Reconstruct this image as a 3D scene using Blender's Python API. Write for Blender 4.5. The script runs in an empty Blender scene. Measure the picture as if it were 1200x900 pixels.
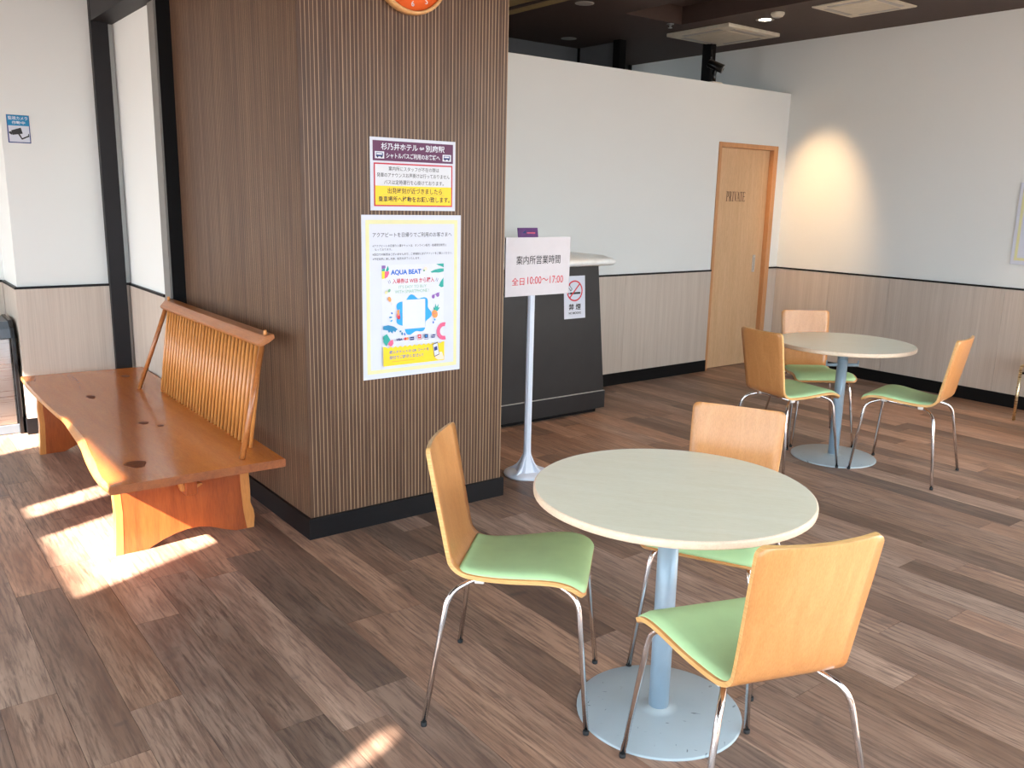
import bpy, math, random
from mathutils import Vector, Matrix

random.seed(7)
SC = bpy.context.scene
COL = SC.collection
R = math.radians

# ------------------------------------------------------------------ camera
def make_camera():
    yaw, pitch, roll, f = R(37.5756), R(12.2236), R(1.2724), 1012.58
    fw = Vector((math.sin(yaw) * math.cos(pitch), math.cos(yaw) * math.cos(pitch), -math.sin(pitch)))
    r = Vector((math.cos(yaw), -math.sin(yaw), 0))
    u = r.cross(fw)
    r2 = math.cos(roll) * r + math.sin(roll) * u
    u2 = -math.sin(roll) * r + math.cos(roll) * u
    cd = bpy.data.cameras.new('camera')
    cd.sensor_fit = 'HORIZONTAL'
    cd.sensor_width = 36.0
    cd.lens = f / 1200 * 36
    cd.clip_start = 0.05
    co = bpy.data.objects.new('camera', cd)
    COL.objects.link(co)
    m = Matrix((r2, u2, -fw)).transposed().to_4x4()
    m.translation = (0, 0, 1.5)
    co.matrix_world = m
    SC.camera = co
make_camera()

# ------------------------------------------------------------------ world, sun, exposure
W = bpy.data.worlds.new('world')
SC.world = W
W.use_nodes = True
bg = W.node_tree.nodes['Background']
bg.inputs[0].default_value = (0.73, 0.88, 1.0, 1)
bg.inputs[1].default_value = 5.6

SUN_EL, SUN_AZ = R(36.5), math.atan2(0.41, 1.0)
sd = bpy.data.lights.new('sun', 'SUN')
sd.energy = 40.0
sd.angle = R(0.9)
sd.color = (1.0, 0.90, 0.80)
so = bpy.data.objects.new('sun', sd)
COL.objects.link(so)
so.location = (-6, -2, 6)
sdir = Vector((math.cos(SUN_EL) * math.cos(SUN_AZ), math.cos(SUN_EL) * math.sin(SUN_AZ), -math.sin(SUN_EL)))
so.rotation_euler = sdir.to_track_quat('-Z', 'Y').to_euler()

vs = SC.view_settings
vs.view_transform = 'Standard'
vs.look = 'None'
vs.gamma = 1.0
vs.use_curve_mapping = False
vs.exposure = 0.45

# ------------------------------------------------------------------ materials
def srgb(r, g, b):
    def f(c):
        c /= 255.0
        return c / 12.92 if c <= 0.04045 else ((c + 0.055) / 1.055) ** 2.4
    return (f(r), f(g), f(b), 1)

MATS = {}
class NT:
    """small helper around a material's node tree"""
    def __init__(self, name):
        self.m = bpy.data.materials.new(name)
        self.m.use_nodes = True
        self.t = self.m.node_tree
        self.b = self.t.nodes['Principled BSDF']
        MATS[name] = self.m
    def n(self, kind, **kw):
        x = self.t.nodes.new(kind)
        for k, v in kw.items():
            setattr(x, k, v)
        return x
    def l(self, a, b):
        self.t.links.new(a, b)
    def coord(self, scale=(1, 1, 1), rnd=False):
        tc = self.n('ShaderNodeTexCoord')
        mp = self.n('ShaderNodeMapping')
        mp.inputs['Scale'].default_value = scale
        self.l(tc.outputs['Object'], mp.inputs['Vector'])
        if rnd:
            oi = self.n('ShaderNodeObjectInfo')
            ml = self.n('ShaderNodeMath', operation='MULTIPLY')
            ml.inputs[1].default_value = 91.7
            self.l(oi.outputs['Random'], ml.inputs[0])
            cb = self.n('ShaderNodeCombineXYZ')
            for i in range(3):
                self.l(ml.outputs[0], cb.inputs[i])
            self.l(cb.outputs[0], mp.inputs['Location'])
        return mp.outputs[0]
    def noise(self, vec, scale, detail=4, rough=.55, dist=0.0):
        x = self.n('ShaderNodeTexNoise')
        x.inputs['Scale'].default_value = scale
        x.inputs['Detail'].default_value = detail
        x.inputs['Roughness'].default_value = rough
        x.inputs['Distortion'].default_value = dist
        self.l(vec, x.inputs['Vector'])
        return x.outputs[0]
    def ramp(self, fac, stops):
        x = self.n('ShaderNodeValToRGB')
        e = x.color_ramp.elements
        while len(e) < len(stops):
            e.new(0.5)
        for i, (p, c) in enumerate(stops):
            e[i].position = p
            e[i].color = c
        self.l(fac, x.inputs[0])
        return x.outputs[0]
    def mix(self, fac, a, b, blend='MIX'):
        x = self.n('ShaderNodeMix', data_type='RGBA', blend_type=blend)
        if isinstance(fac, (int, float)):
            x.inputs[0].default_value = fac
        else:
            self.l(fac, x.inputs[0])
        for i, v in ((6, a), (7, b)):
            if isinstance(v, tuple):
                x.inputs[i].default_value = v
            else:
                self.l(v, x.inputs[i])
        return x.outputs[2]
    def bump(self, h, strength, dist=0.002):
        x = self.n('ShaderNodeBump')
        x.inputs['Strength'].default_value = strength
        x.inputs['Distance'].default_value = dist
        self.l(h, x.inputs['Height'])
        self.l(x.outputs[0], self.b.inputs['Normal'])
    def set(self, color=None, rough=None, metal=None, coat=None, spec=None, coat_rough=None):
        if color is not None:
            if isinstance(color, tuple):
                self.b.inputs['Base Color'].default_value = color
            else:
                self.l(color, self.b.inputs['Base Color'])
        if rough is not None:
            if isinstance(rough, (int, float)):
                self.b.inputs['Roughness'].default_value = rough
            else:
                self.l(rough, self.b.inputs['Roughness'])
        if metal is not None:
            self.b.inputs['Metallic'].default_value = metal
        if coat is not None:
            self.b.inputs['Coat Weight'].default_value = coat
        if coat_rough is not None:
            self.b.inputs['Coat Roughness'].default_value = coat_rough
        if spec is not None:
            self.b.inputs['Specular IOR Level'].default_value = spec

def plain(name, c, rough=.5, metal=0.0, var=0.06, scale=18, bump=0.0, coat=None, spec=None):
    t = NT(name)
    v = t.coord()
    nz = t.noise(v, scale, 3)
    lo = tuple(max(0, x * (1 - var)) for x in c[:3]) + (1,)
    hi = tuple(min(1, x * (1 + var)) for x in c[:3]) + (1,)
    t.set(t.ramp(nz, [(.3, lo), (.7, hi)]), rough, metal, coat, spec)
    if bump:
        t.bump(t.noise(v, scale * 14, 2), bump)
    return t.m

def wood(name, c1, c2, stretch, rough=.4, coat=None, coat_rough=.1, ring=.0, grain=60, rnd=False, c3=None, bump=.05, dark=.55):
    """streaky wood; stretch = per-axis scale of the grain coordinates (small along the grain)"""
    t = NT(name)
    v = t.coord(stretch, rnd)
    big = t.noise(v, 2.2, 5, .6, 1.2)
    fine = t.noise(v, grain, 3, .6)
    col = t.ramp(big, [(.28, c1), (.72, c2)])
    if c3:
        col = t.mix(t.ramp(t.noise(v, 1.1, 2, .5, 2.0), [(.5, (0, 0, 0, 1)), (.75, (1, 1, 1, 1))]), col, c3)
    col = t.mix(.22, col, t.ramp(fine, [(.35, tuple(x * dark for x in c1[:3]) + (1,)), (.6, c2)]))
    t.set(col, rough, 0, coat, None, coat_rough)
    if bump:
        t.bump(fine, bump, .001)
    return t.m

def floor_mat():
    t = NT('floor_plank')
    oi = t.n('ShaderNodeObjectInfo')
    v = t.coord((5.0, .75, 1), True)
    v2 = t.coord((26.0, 1.6, 1), True)
    v3 = t.coord((2.2, 3.0, 1), True)
    grain = t.noise(v2, 3.4, 6, .68, .5)
    cloud = t.noise(v, 1.6, 4, .6, .8)
    knot = t.noise(v3, 2.4, 3, .55)
    c = t.mix(t.ramp(cloud, [(.3, (0, 0, 0, 1)), (.7, (1, 1, 1, 1))]), srgb(128, 98, 82), srgb(178, 147, 126))
    c = t.mix(t.ramp(grain, [(.36, (1, 1, 1, 1)), (.56, (0, 0, 0, 1))]), c, srgb(110, 86, 74))
    c = t.mix(t.ramp(knot, [(.66, (0, 0, 0, 1)), (.76, (.6, .6, .6, 1))]), c, srgb(92, 80, 74))
    c = t.mix(1.0, c, oi.outputs['Color'], 'MULTIPLY')
    t.set(c, t.ramp(grain, [(.3, (.38, .38, .38, 1)), (.7, (.5, .5, .5, 1))]), 0, None, .34)
    t.bump(grain, .12, .001)
    return t.m

def ribbed(name, a, b):
    t = NT(name)
    v = t.coord((9, 9, .9))
    v2 = t.coord((70, 70, 1.2))
    c = t.mix(t.ramp(t.noise(v, 2.5, 5, .62), [(.3, (0, 0, 0, 1)), (.7, (1, 1, 1, 1))]), a, b)
    c = t.mix(.35, c, t.ramp(t.noise(v2, 2, 4), [(.3, tuple(x * .6 for x in a[:3]) + (1,)), (.7, b)]))
    t.set(c, .38, 0, None, .26)
    return t.m

def wainscot_mat(name, c1, c2):
    t = NT(name)
    v = t.coord((16, 16, .35), True)
    v2 = t.coord((90, 90, 1.4), True)
    c = t.ramp(t.noise(v, 1.3, 4, .6), [(.3, c1), (.7, c2)])
    c = t.mix(.3, c, t.ramp(t.noise(v2, 2.2, 3), [(.3, tuple(x * .72 for x in c1[:3]) + (1,)), (.7, c2)]))
    t.set(c, .45)
    return t.m

def wallpaper(name, c):
    t = NT(name)
    v = t.coord()
    t.set(t.ramp(t.noise(v, 2.0, 2), [(.3, tuple(x * .985 for x in c[:3]) + (1,)), (.7, c)]), .75, 0, None, .25)
    t.bump(t.noise(v, 230, 2), .12, .001)
    return t.m

def scuffed_metal(name, c):
    t = NT(name)
    v = t.coord()
    v2 = t.coord((6, 22, 1))
    v3 = t.coord((26, 9, 1))
    cc = t.ramp(t.noise(v, 5, 4), [(.3, tuple(x * .9 for x in c[:3]) + (1,)), (.7, c)])
    dk = (.05, .055, .06, 1)
    cc = t.mix(t.ramp(t.noise(v2, 2.2, 2), [(.69, (0, 0, 0, 1)), (.73, (.75, .75, .75, 1))]), cc, dk)
    cc = t.mix(t.ramp(t.noise(v3, 2.2, 2), [(.70, (0, 0, 0, 1)), (.74, (.7, .7, .7, 1))]), cc, dk)
    t.set(cc, .38, .15)
    return t.m

def brushed(name, c, rough=.25):
    t = NT(name)
    v = t.coord((1, 1, 120))
    nz = t.noise(v, 3, 3)
    t.set(c, t.ramp(nz, [(.3, (rough * .8,) * 3 + (1,)), (.7, (rough * 1.25,) * 3 + (1,))]), 1.0)
    t.bump(nz, .03, .001)
    return t.m

def glass_mat():
    t = NT('window_glass')
    nt = t.t
    nt.nodes.remove(t.b)
    tr = nt.nodes.new('ShaderNodeBsdfTransparent')
    gl = nt.nodes.new('ShaderNodeBsdfGlossy')
    gl.inputs['Roughness'].default_value = .02
    lw0 = nt.nodes.new('ShaderNodeLayerWeight')
    pw = nt.nodes.new('ShaderNodeMath'); pw.operation = 'POWER'; pw.inputs[1].default_value = 5.0
    nt.links.new(lw0.outputs['Facing'], pw.inputs[0])
    lw = nt.nodes.new('ShaderNodeMath'); lw.operation = 'MULTIPLY_ADD'; lw.inputs[1].default_value = .9; lw.inputs[2].default_value = .04
    nt.links.new(pw.outputs[0], lw.inputs[0])
    mx = nt.nodes.new('ShaderNodeMixShader')
    nt.links.new(lw.outputs[0], mx.inputs[0])
    nt.links.new(tr.outputs[0], mx.inputs[1])
    nt.links.new(gl.outputs[0], mx.inputs[2])
    nt.links.new(mx.outputs[0], nt.nodes['Material Output'].inputs[0])
    return t.m

def emit(name, c, s):
    t = NT(name)
    t.b.inputs['Emission Color'].default_value = c
    t.b.inputs['Emission Strength'].default_value = s
    t.set(c, .5)
    return t.m

floor_mat()
ribbed('rib_dark', srgb(70, 50, 39), srgb(98, 73, 57))
ribbed('rib_line', srgb(152, 124, 96), srgb(180, 152, 122))
wainscot_mat('wainscot', srgb(186, 171, 157), srgb(206, 193, 180))
wallpaper('wall_white', srgb(224, 226, 223))
wallpaper('wall_rear_dim', srgb(104, 104, 106))  # dimness of the unlit rear space put into the wall colour
plain('black_trim', srgb(15, 14, 17), .45, spec=.25)
plain('black_matte', srgb(11, 10, 11), .6, spec=.2)
plain('black_gloss', srgb(18, 18, 20), .25)
plain('dark_steel', srgb(28, 26, 29), .5, spec=.3)
plain('steel_side_lit', srgb(120, 118, 114), .5)
plain('ceiling_brown', srgb(66, 50, 44), .7)
plain('ceiling_olive', srgb(150, 130, 88), .7)
plain('vent_cream', srgb(205, 198, 180), .6)
plain('subfloor', srgb(60, 52, 48), .8)
plain('pavement', srgb(92, 92, 92), .9)
plain('facade', srgb(190, 186, 178), .8)
wood('bench_top', srgb(182, 94, 34), srgb(206, 120, 50), (7, .9, 7), .26, .35, .08, grain=30, bump=0)
wood('bench_leg', srgb(136, 62, 28), srgb(170, 86, 40), (8, 8, .8), .3, .3, .12, grain=30)
wood('bench_sap', srgb(190, 120, 60), srgb(212, 142, 78), (8, 8, .8), .3, .3, .12, grain=30)
wood('bench_edge', srgb(120, 62, 32), srgb(160, 92, 48), (9, 2, 9), .45, .2, .2, grain=30)
wood('bench_rod', srgb(194, 122, 60), srgb(214, 144, 78), (12, 12, .8), .35, .2, .15, grain=30)
wood('bench_rail', srgb(150, 84, 40), srgb(186, 116, 62), (12, .8, 12), .3, .3, .12, grain=30)
plain('knot_dark', srgb(112, 58, 28), .6, 0, .25, 60, 0, None, .1)
wood('chair_ply', srgb(198, 133, 75), srgb(215, 153, 95), (9, 9, 1.1), .32, .25, .15, rnd=True, grain=45, bump=.02)
wood('chair_edge', srgb(206, 146, 80), srgb(240, 196, 130), (4, 4, 120), .45, grain=6, bump=.02)
plain('chair_green', srgb(180, 216, 160), .62, 0, .05, 10, .05)
brushed('chrome', (.82, .82, .84, 1), .10)
plain('rubber_black', srgb(24, 24, 26), .7)
plain('clip_white', srgb(226, 224, 220), .4)
wood('table_top', srgb(244, 236, 206), srgb(252, 246, 222), (1.3, 9, 9), .28, .3, .12, grain=25, bump=0, dark=.86)
wood('table_edge', srgb(222, 196, 168), srgb(236, 214, 188), (9, 9, 30), .4, grain=20)
plain('table_metal', srgb(148, 168, 184), .32, .1, .04)
scuffed_metal('table_base', srgb(166, 178, 184))
wood('door_oak', srgb(200, 160, 118), srgb(216, 178, 138), (9, 9, .55), .45, grain=40)
wood('door_frame_oak', srgb(186, 130, 84), srgb(206, 150, 102), (9, 9, .6), .45, grain=40)
plain('door_print', srgb(92, 62, 40), .6)
brushed('satin_steel', (.62, .62, .62, 1), .3)
plain('counter_dark', srgb(40, 40, 42), .45, 0, .08, 8, spec=.35)
plain('counter_white', srgb(238, 240, 238), .3)
plain('stand_white', srgb(216, 222, 234), .4, 0, .03)
plain('paper', srgb(206, 210, 222), .55, 0, .01)
plain('paper_grey', srgb(200, 195, 199), .42, 0, .02)
for nm, c in (('ink_black', (30, 28, 32)), ('ink_red', (206, 34, 52)), ('ink_purple', (86, 22, 74)), ('ink_yellow', (246, 206, 30)),
              ('ink_blue', (14, 96, 196)), ('ink_sky', (20, 156, 228)), ('ink_green', (112, 172, 132)), ('ink_teal', (24, 160, 148)),
              ('ink_pink', (222, 92, 132)), ('ink_violet', (140, 96, 176)), ('ink_orange', (240, 150, 80)), ('ink_frame', (220, 216, 164)),
              ('ink_navy', (30, 50, 120)), ('ink_white', (212, 215, 226)), ('ink_cyan', (18, 128, 176)), ('ink_grey', (212, 214, 220)),
              ('ink_skin', (244, 214, 190)), ('ink_crimson', (190, 24, 52)), ('clock_orange', (226, 98, 38))):
    plain(nm, srgb(*c), .5, 0, .02)
wood('clock_wood', srgb(206, 150, 92), srgb(224, 176, 118), (3, 3, 9), .4, grain=20)
brushed('stainless', (.46, .45, .44, 1), .32)
plain('bin_grey', srgb(96, 104, 112), .4)
brushed('gold_tube', (.76, .60, .36, 1), .28)
plain('seat_brown', srgb(150, 104, 60), .6)
plain('holder_purple', srgb(96, 44, 120), .4, 0, .15, 30)
glass_mat()
emit('lamp_glow', (1.0, .86, .66, 1), 30.0)
plain('lamp_grey', srgb(170, 168, 164), .5)

# ------------------------------------------------------------------ mesh helpers
class MB:
    def __init__(self):
        self.v, self.f, self.m, self.sm, self.names = [], [], [], [], []
    def mi(self, mat):
        if mat not in self.names:
            self.names.append(mat)
        return self.names.index(mat)
    def face(self, idx, mat, smooth=False):
        self.f.append(tuple(idx)); self.m.append(self.mi(mat)); self.sm.append(smooth)
    def box(self, x0, x1, y0, y1, z0, z1, mat):
        b = len(self.v)
        self.v += [(x, y, z) for z in (z0, z1) for y in (y0, y1) for x in (x0, x1)]
        for q in ((0, 2, 3, 1), (4, 5, 7, 6), (0, 1, 5, 4), (2, 6, 7, 3), (0, 4, 6, 2), (1, 3, 7, 5)):
            self.face([b + i for i in q], mat)
        return self
    def hexa(self, pts, mat):
        """eight points ordered like box()"""
        b = len(self.v)
        self.v += [tuple(p) for p in pts]
        for q in ((0, 2, 3, 1), (4, 5, 7, 6), (0, 1, 5, 4), (2, 6, 7, 3), (0, 4, 6, 2), (1, 3, 7, 5)):
            self.face([b + i for i in q], mat)
        return self
    def lathe(self, prof, mat, n=32, c=(0, 0, 0), axis='z', smooth=True, cap=True):
        b = len(self.v)
        for r, h in prof:
            for i in range(n):
                a = 2 * math.pi * i / n
                p = (r * math.cos(a), r * math.sin(a), h)
                if axis == 'y':
                    p = (p[0], p[2], p[1])
                elif axis == 'x':
                    p = (p[2], p[0], p[1])
                self.v.append((p[0] + c[0], p[1] + c[1], p[2] + c[2]))
        for k in range(len(prof) - 1):
            for i in range(n):
                j = (i + 1) % n
                self.face((b + k * n + i, b + k * n + j, b + (k + 1) * n + j, b + (k + 1) * n + i), mat, smooth)
        if cap:
            self.face([b + i for i in range(n)][::-1], mat)
            self.face([b + (len(prof) - 1) * n + i for i in range(n)], mat)
        return self
    def tube(self, pts, r, mat, n=10, cap=True, rs=None):
        pts = [Vector(p) for p in pts]
        b = len(self.v)
        up = None
        for k, p in enumerate(pts):
            d = (pts[min(k + 1, len(pts) - 1)] - pts[max(k - 1, 0)]).normalized()
            if up is None:
                up = d.orthogonal().normalized()
            else:
                up = (up - d * up.dot(d)).normalized()
            sd_ = d.cross(up)
            rr = rs[k] if rs else r
            for i in range(n):
                a = 2 * math.pi * i / n
                self.v.append(tuple(p + (up * math.cos(a) + sd_ * math.sin(a)) * rr))
        for k in range(len(pts) - 1):
            for i in range(n):
                j = (i + 1) % n
                self.face((b + k * n + i, b + k * n + j, b + (k + 1) * n + j, b + (k + 1) * n + i), mat, True)
        if cap:
            self.face([b + i for i in range(n)][::-1], mat)
            self.face([b + (len(pts) - 1) * n + i for i in range(n)], mat)
        return self
    def prism(self, poly, y0, y1, mat, side=None, plane='xz'):
        """closed polygon in xz (or xy / yz) extruded along the third axis"""
        b = len(self.v); n = len(poly)
        for h in (y0, y1):
            for a, c in poly:
                self.v.append((a, h, c) if plane == 'xz' else ((a, c, h) if plane == 'xy' else (h, a, c)))
        self.face(list(range(b, b + n)), mat)
        self.face(list(range(b + n, b + 2 * n))[::-1], mat)
        for i in range(n):
            j = (i + 1) % n
            self.face((b + i, b + n + i, b + n + j, b + j), side or mat)
        return self
    def flat(self, poly, y, mat):
        b = len(self.v)
        self.v += [(a, y, c) for a, c in poly]
        self.face(range(b, b + len(poly)), mat)
        return self
    def mesh(self, name):
        me = bpy.data.meshes.new(name)
        me.from_pydata(self.v, [], self.f)
        for nm in self.names:
            me.materials.append(MATS[nm])
        me.polygons.foreach_set('material_index', self.m)
        me.polygons.foreach_set('use_smooth', self.sm)
        me.update()
        import bmesh
        bm = bmesh.new(); bm.from_mesh(me)
        bmesh.ops.recalc_face_normals(bm, faces=bm.faces)
        bm.to_mesh(me); bm.free()
        return me
    def build(self, name, parent=None, loc=None, bevel=0.0, seg=2):
        o = bpy.data.objects.new(name, self.mesh(name))
        COL.objects.link(o)
        if parent is not None:
            o.parent = parent
        if loc is not None:
            o.location = loc
        if bevel:
            md = o.modifiers.new('bevel', 'BEVEL')
            md.width = bevel; md.segments = seg; md.limit_method = 'ANGLE'; md.angle_limit = R(40)
        return o

def empty(name, loc=(0, 0, 0), rz=0.0):
    o = bpy.data.objects.new(name, None)
    COL.objects.link(o)
    o.empty_display_size = .1
    o.location = loc
    o.rotation_euler = (0, 0, rz)
    return o

def tag(o, label=None, cat=None, group=None, kind=None):
    if label: o['label'] = label
    if cat: o['category'] = cat
    if group: o['group'] = group
    if kind: o['kind'] = kind
    return o

def struct(o, label=None):
    o['kind'] = 'structure'
    if label: o['label'] = label
    return o

def copy_tree(o, parent=None):
    c = o.copy()
    COL.objects.link(c)
    c.parent = parent
    for ch in [x for x in bpy.data.objects if x.parent == o]:
        copy_tree(ch, c)
    return c

def fillet(pts, rads, n=6):
    """polyline with rounded corners"""
    pts = [Vector(p) for p in pts]
    out = [pts[0]]
    for i in range(1, len(pts) - 1):
        a, b, c = pts[i - 1], pts[i], pts[i + 1]
        r = rads[i - 1] if isinstance(rads, (list, tuple)) else rads
        d1, d2 = (a - b).normalized(), (c - b).normalized()
        p, q = b + d1 * min(r, (a - b).length * .49), b + d2 * min(r, (c - b).length * .49)
        for k in range(n + 1):
            t = k / n
            out.append((1 - t) ** 2 * p + 2 * t * (1 - t) * b + t * t * q)
    out.append(pts[-1])
    return out

TEXT_CURVE = bpy.data.curves.new('lettering_source', 'FONT')
TEXT_OBJ = bpy.data.objects.new('lettering_source', TEXT_CURVE)
def lettering(body, x0, x1, z0, z1, mat, y, parent, bold=0.0, name='lettering'):
    """flat print: text fitted into the rectangle x0..x1, z0..z1 (local), facing -Y"""
    TEXT_CURVE.body = body
    TEXT_CURVE.offset = bold
    TEXT_CURVE.resolution_u = 3
    me = bpy.data.meshes.new_from_object(TEXT_OBJ)
    xs = [v.co.x for v in me.vertices]; ys = [v.co.y for v in me.vertices]
    ax, bx, ay, by = min(xs), max(xs), min(ys), max(ys)
    for v in me.vertices:
        v.co = (x0 + (v.co.x - ax) / (bx - ax) * (x1 - x0), y, z0 + (v.co.y - ay) / (by - ay) * (z1 - z0))
    me.materials.clear()
    me.materials.append(MATS[mat])
    me.name = name
    o = bpy.data.objects.new(name, me)
    COL.objects.link(o)
    o.parent = parent
    return o

# ------------------------------------------------------------------ the setting
CEIL = 2.92
XR = 7.0        # right wall
YP = 5.03       # partition wall
YN = 5.90       # nook wall
XW = -2.0       # window wall (left of the camera)
YF = -3.0       # window wall behind the camera

struct(MB().box(-60, 60, -60, 60, -.30, -.16, 'pavement').build('ground_outside'), 'pale pavement outside the windows')

# floor: slab + planks
floor = struct(MB().box(XW - .1, XR + .12, YF - .1, 7.3, -.15, -.004, 'subfloor').build('floor'), 'grey-brown wood-look plank floor')
PW, PL, X0 = .152, 1.22, .36
fixed = {0: 3.47, 1: 2.47, 2: 3.0, 3: 2.13, 4: 3.24}
tone_fix = {(3, 2): .80, (4, 2): 1.12}
cam_f = Vector((math.sin(R(37.58)), math.cos(R(37.58))))
cam_r = Vector((cam_f.y, -cam_f.x))
def in_view(x, y):
    p = Vector((x, y)); d = p.dot(cam_f); s = p.dot(cam_r)
    return d > 1.0 and abs(s) < d * .66 + .35
full = MB().box(-PW / 2 + .0006, PW / 2 - .0006, -PL / 2 + .0008, PL / 2 - .0008, -.004, 0, 'floor_plank')
full_me = full.mesh('plank')
cand = []
k0 = int((XW - X0) / PW) - 1
k1 = int((XR - X0) / PW) + 2
rr = random.Random(11)
for k in range(k0, k1):
    j = fixed.get(k, rr.uniform(0, PL) + 2.0)
    xa, xb = max(X0 + k * PW, XW), min(X0 + (k + 1) * PW, XR)
    if xb - xa < .01:
        continue
    n0 = int((YF - j) / PL) - 1
    for n in range(n0, n0 + 12):
        ya, yb = max(j + n * PL, YF), min(j + (n + 1) * PL, 7.1)
        if yb - ya < .02:
            continue
        tone = rr.choice((.58, .70, .82, .92, 1.0, 1.08, 1.18, 1.28))
        if k == 3 and n == 0: tone = .74
        if k == 4 and n == -1: tone = 1.16
        warm = rr.uniform(-.05, .07)
        cand.append((k, n, xa, xb, ya, yb, tone, warm))
vis = [c for c in cand if any(in_view(c[2] + .076, c[4] + (c[5] - c[4]) * t) for t in (0, .25, .5, .75, 1)) and c[4] < 6.2]
vis.sort(key=lambda c: math.hypot((c[2] + c[3]) / 2, (c[4] + c[5]) / 2))
vis = set(vis[:300])
rest = MB()
for c in cand:
    k, n, xa, xb, ya, yb, tone, warm = c
    if c in vis:
        if abs(xb - xa - PW) < 1e-6 and abs(yb - ya - PL) < 1e-6:
            me = full_me
        else:
            w, l = xb - xa, yb - ya
            me = MB().box(-w / 2 + .0006, w / 2 - .0006, -l / 2 + .0008, l / 2 - .0008, -.004, 0, 'floor_plank').mesh('plank')
        o = bpy.data.objects.new('plank', me)
        COL.objects.link(o)
        o.parent = floor
        o.location = ((xa + xb) / 2, (ya + yb) / 2, 0)
        o.color = (tone * (1 + warm), tone, tone * (1 - warm), 1)
    else:
        rest.box(xa + .0006, xb - .0006, ya + .0008, yb - .0008, -.004, 0, 'floor_plank')
o = rest.build('plank_field', floor)
o['kind'] = 'stuff'

# ceiling with a shallow recess
YG = -1.0       # the ceiling ends here; an unseen glazed roof strip, added for top light, runs on to the front wall
RC = (5.05, 5.70, 3.0, 5.22)   # recess x0,x1,y0,y1
m = MB()
for a in ((XW - .1, RC[0], YG, 7.3), (RC[1], XR + .12, YG, 7.3), (RC[0], RC[1], YG, RC[2]), (RC[0], RC[1], RC[3], 7.3)):
    m.box(a[0], a[1], a[2], a[3], CEIL, CEIL + .14, 'ceiling_brown')
m.box(RC[0], RC[1], RC[2], RC[3], CEIL + .14, CEIL + .2, 'ceiling_brown')
struct(m.build('ceiling'), 'dark brown ceiling with a recessed tray')

struct(MB().box(3.55, 4.34, 4.6, 6.70, CEIL - .03, CEIL, 'ceiling_olive').box(4.16, 4.19, 4.6, 6.70, CEIL - .045, CEIL - .03, 'ceiling_brown').build('trim_11'), 'olive ceiling band')

def wainscot(parent, axis, fixed_c, a0, a1, seams, z0=.10, z1=.895, out=-1, th=.012):
    """row of laminate panels standing proud of a wall; axis = direction the row runs in"""
    cuts = [a0] + [s for s in seams if a0 < s < a1] + [a1]
    for p, q in zip(cuts[:-1], cuts[1:]):
        w = q - p
        c = (p + q) / 2
        if axis == 'x':
            MB().box(-w / 2 + .001, w / 2 - .001, 0, th, 0, z1 - z0, 'wainscot').build('panel', parent, (c, fixed_c - (th if out < 0 else 0), z0))
        else:
            MB().box(0, th, -w / 2 + .001, w / 2 - .001, 0, z1 - z0, 'wainscot').build('panel', parent, (fixed_c - (th if out < 0 else 0), c, z0))

# right wall
wr = struct(MB().box(XR, XR + .12, YF, 7.3, 0, CEIL, 'wall_white').build('wall_right'), 'long white wall over pale wood-grain panels')
wainscot(wr, 'y', XR, YF, YP, [-2.4, -1.5, -.6, .3, 1.2, 2.1, 2.95, 3.88, 4.45])
struct(MB().box(XR - .016, XR, YF, YP, .895, .909, 'black_trim').build('trim_1'))
struct(MB().box(XR - .02, XR, YF, YP, 0, .10, 'black_matte').build('baseboard_right'))

# partition with door opening
DX0, DX1, DH = 6.05, 6.868, 2.0
m = MB()
m.box(1.56, DX0, YP, YP + .12, 0, 2.47, 'wall_white')
m.box(DX1, XR, YP, YP + .12, 0, 2.47, 'wall_white')
m.box(DX0, DX1, YP, YP + .12, DH, 2.47, 'wall_white')
wb = struct(m.build('wall_back'), 'white partition wall that stops short of the ceiling')
wainscot(wb, 'x', YP, 2.6, DX0, [3.2, 4.1, 5.0])
wainscot(wb, 'x', YP, DX1, XR - .013, [])
struct(MB().box(2.6, DX0, YP - .016, YP, .895, .909, 'black_trim').box(DX1, XR - .017, YP - .016, YP, .895, .909, 'black_trim').build('trim_2'))
struct(MB().box(2.6, DX0, YP - .02, YP, 0, .10, 'black_matte').box(DX1, XR - .021, YP - .02, YP, 0, .10, 'black_matte').build('baseboard_back'))

# door
door = struct(empty('door_1', (0, 0, 0)), 'light oak sliding door lettered PRIVATE')
m = MB()
m.box(DX0, DX0 + .032, YP - .012, YP + .12, 0, DH, 'door_frame_oak')
m.box(DX1 - .06, DX1, YP - .012, YP + .12, 0, DH, 'door_frame_oak')
m.box(DX0 + .032, DX1 - .06, YP - .012, YP + .12, DH - .04, DH, 'door_frame_oak')
m.build('door_frame', door, bevel=.002)
m = MB().box(DX0 + .033, DX1 - .061, YP + .035, YP + .07, .006, DH - .041, 'door_oak')
leaf = m.build('door_leaf', door)
m = MB().box(6.675, 6.71, YP + .028, YP + .036, .865, 1.022, 'satin_steel').box(6.684, 6.701, YP + .026, YP + .0285, .885, 1.0, 'lamp_grey')
m.build('door_handle', leaf, bevel=.002)
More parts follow.
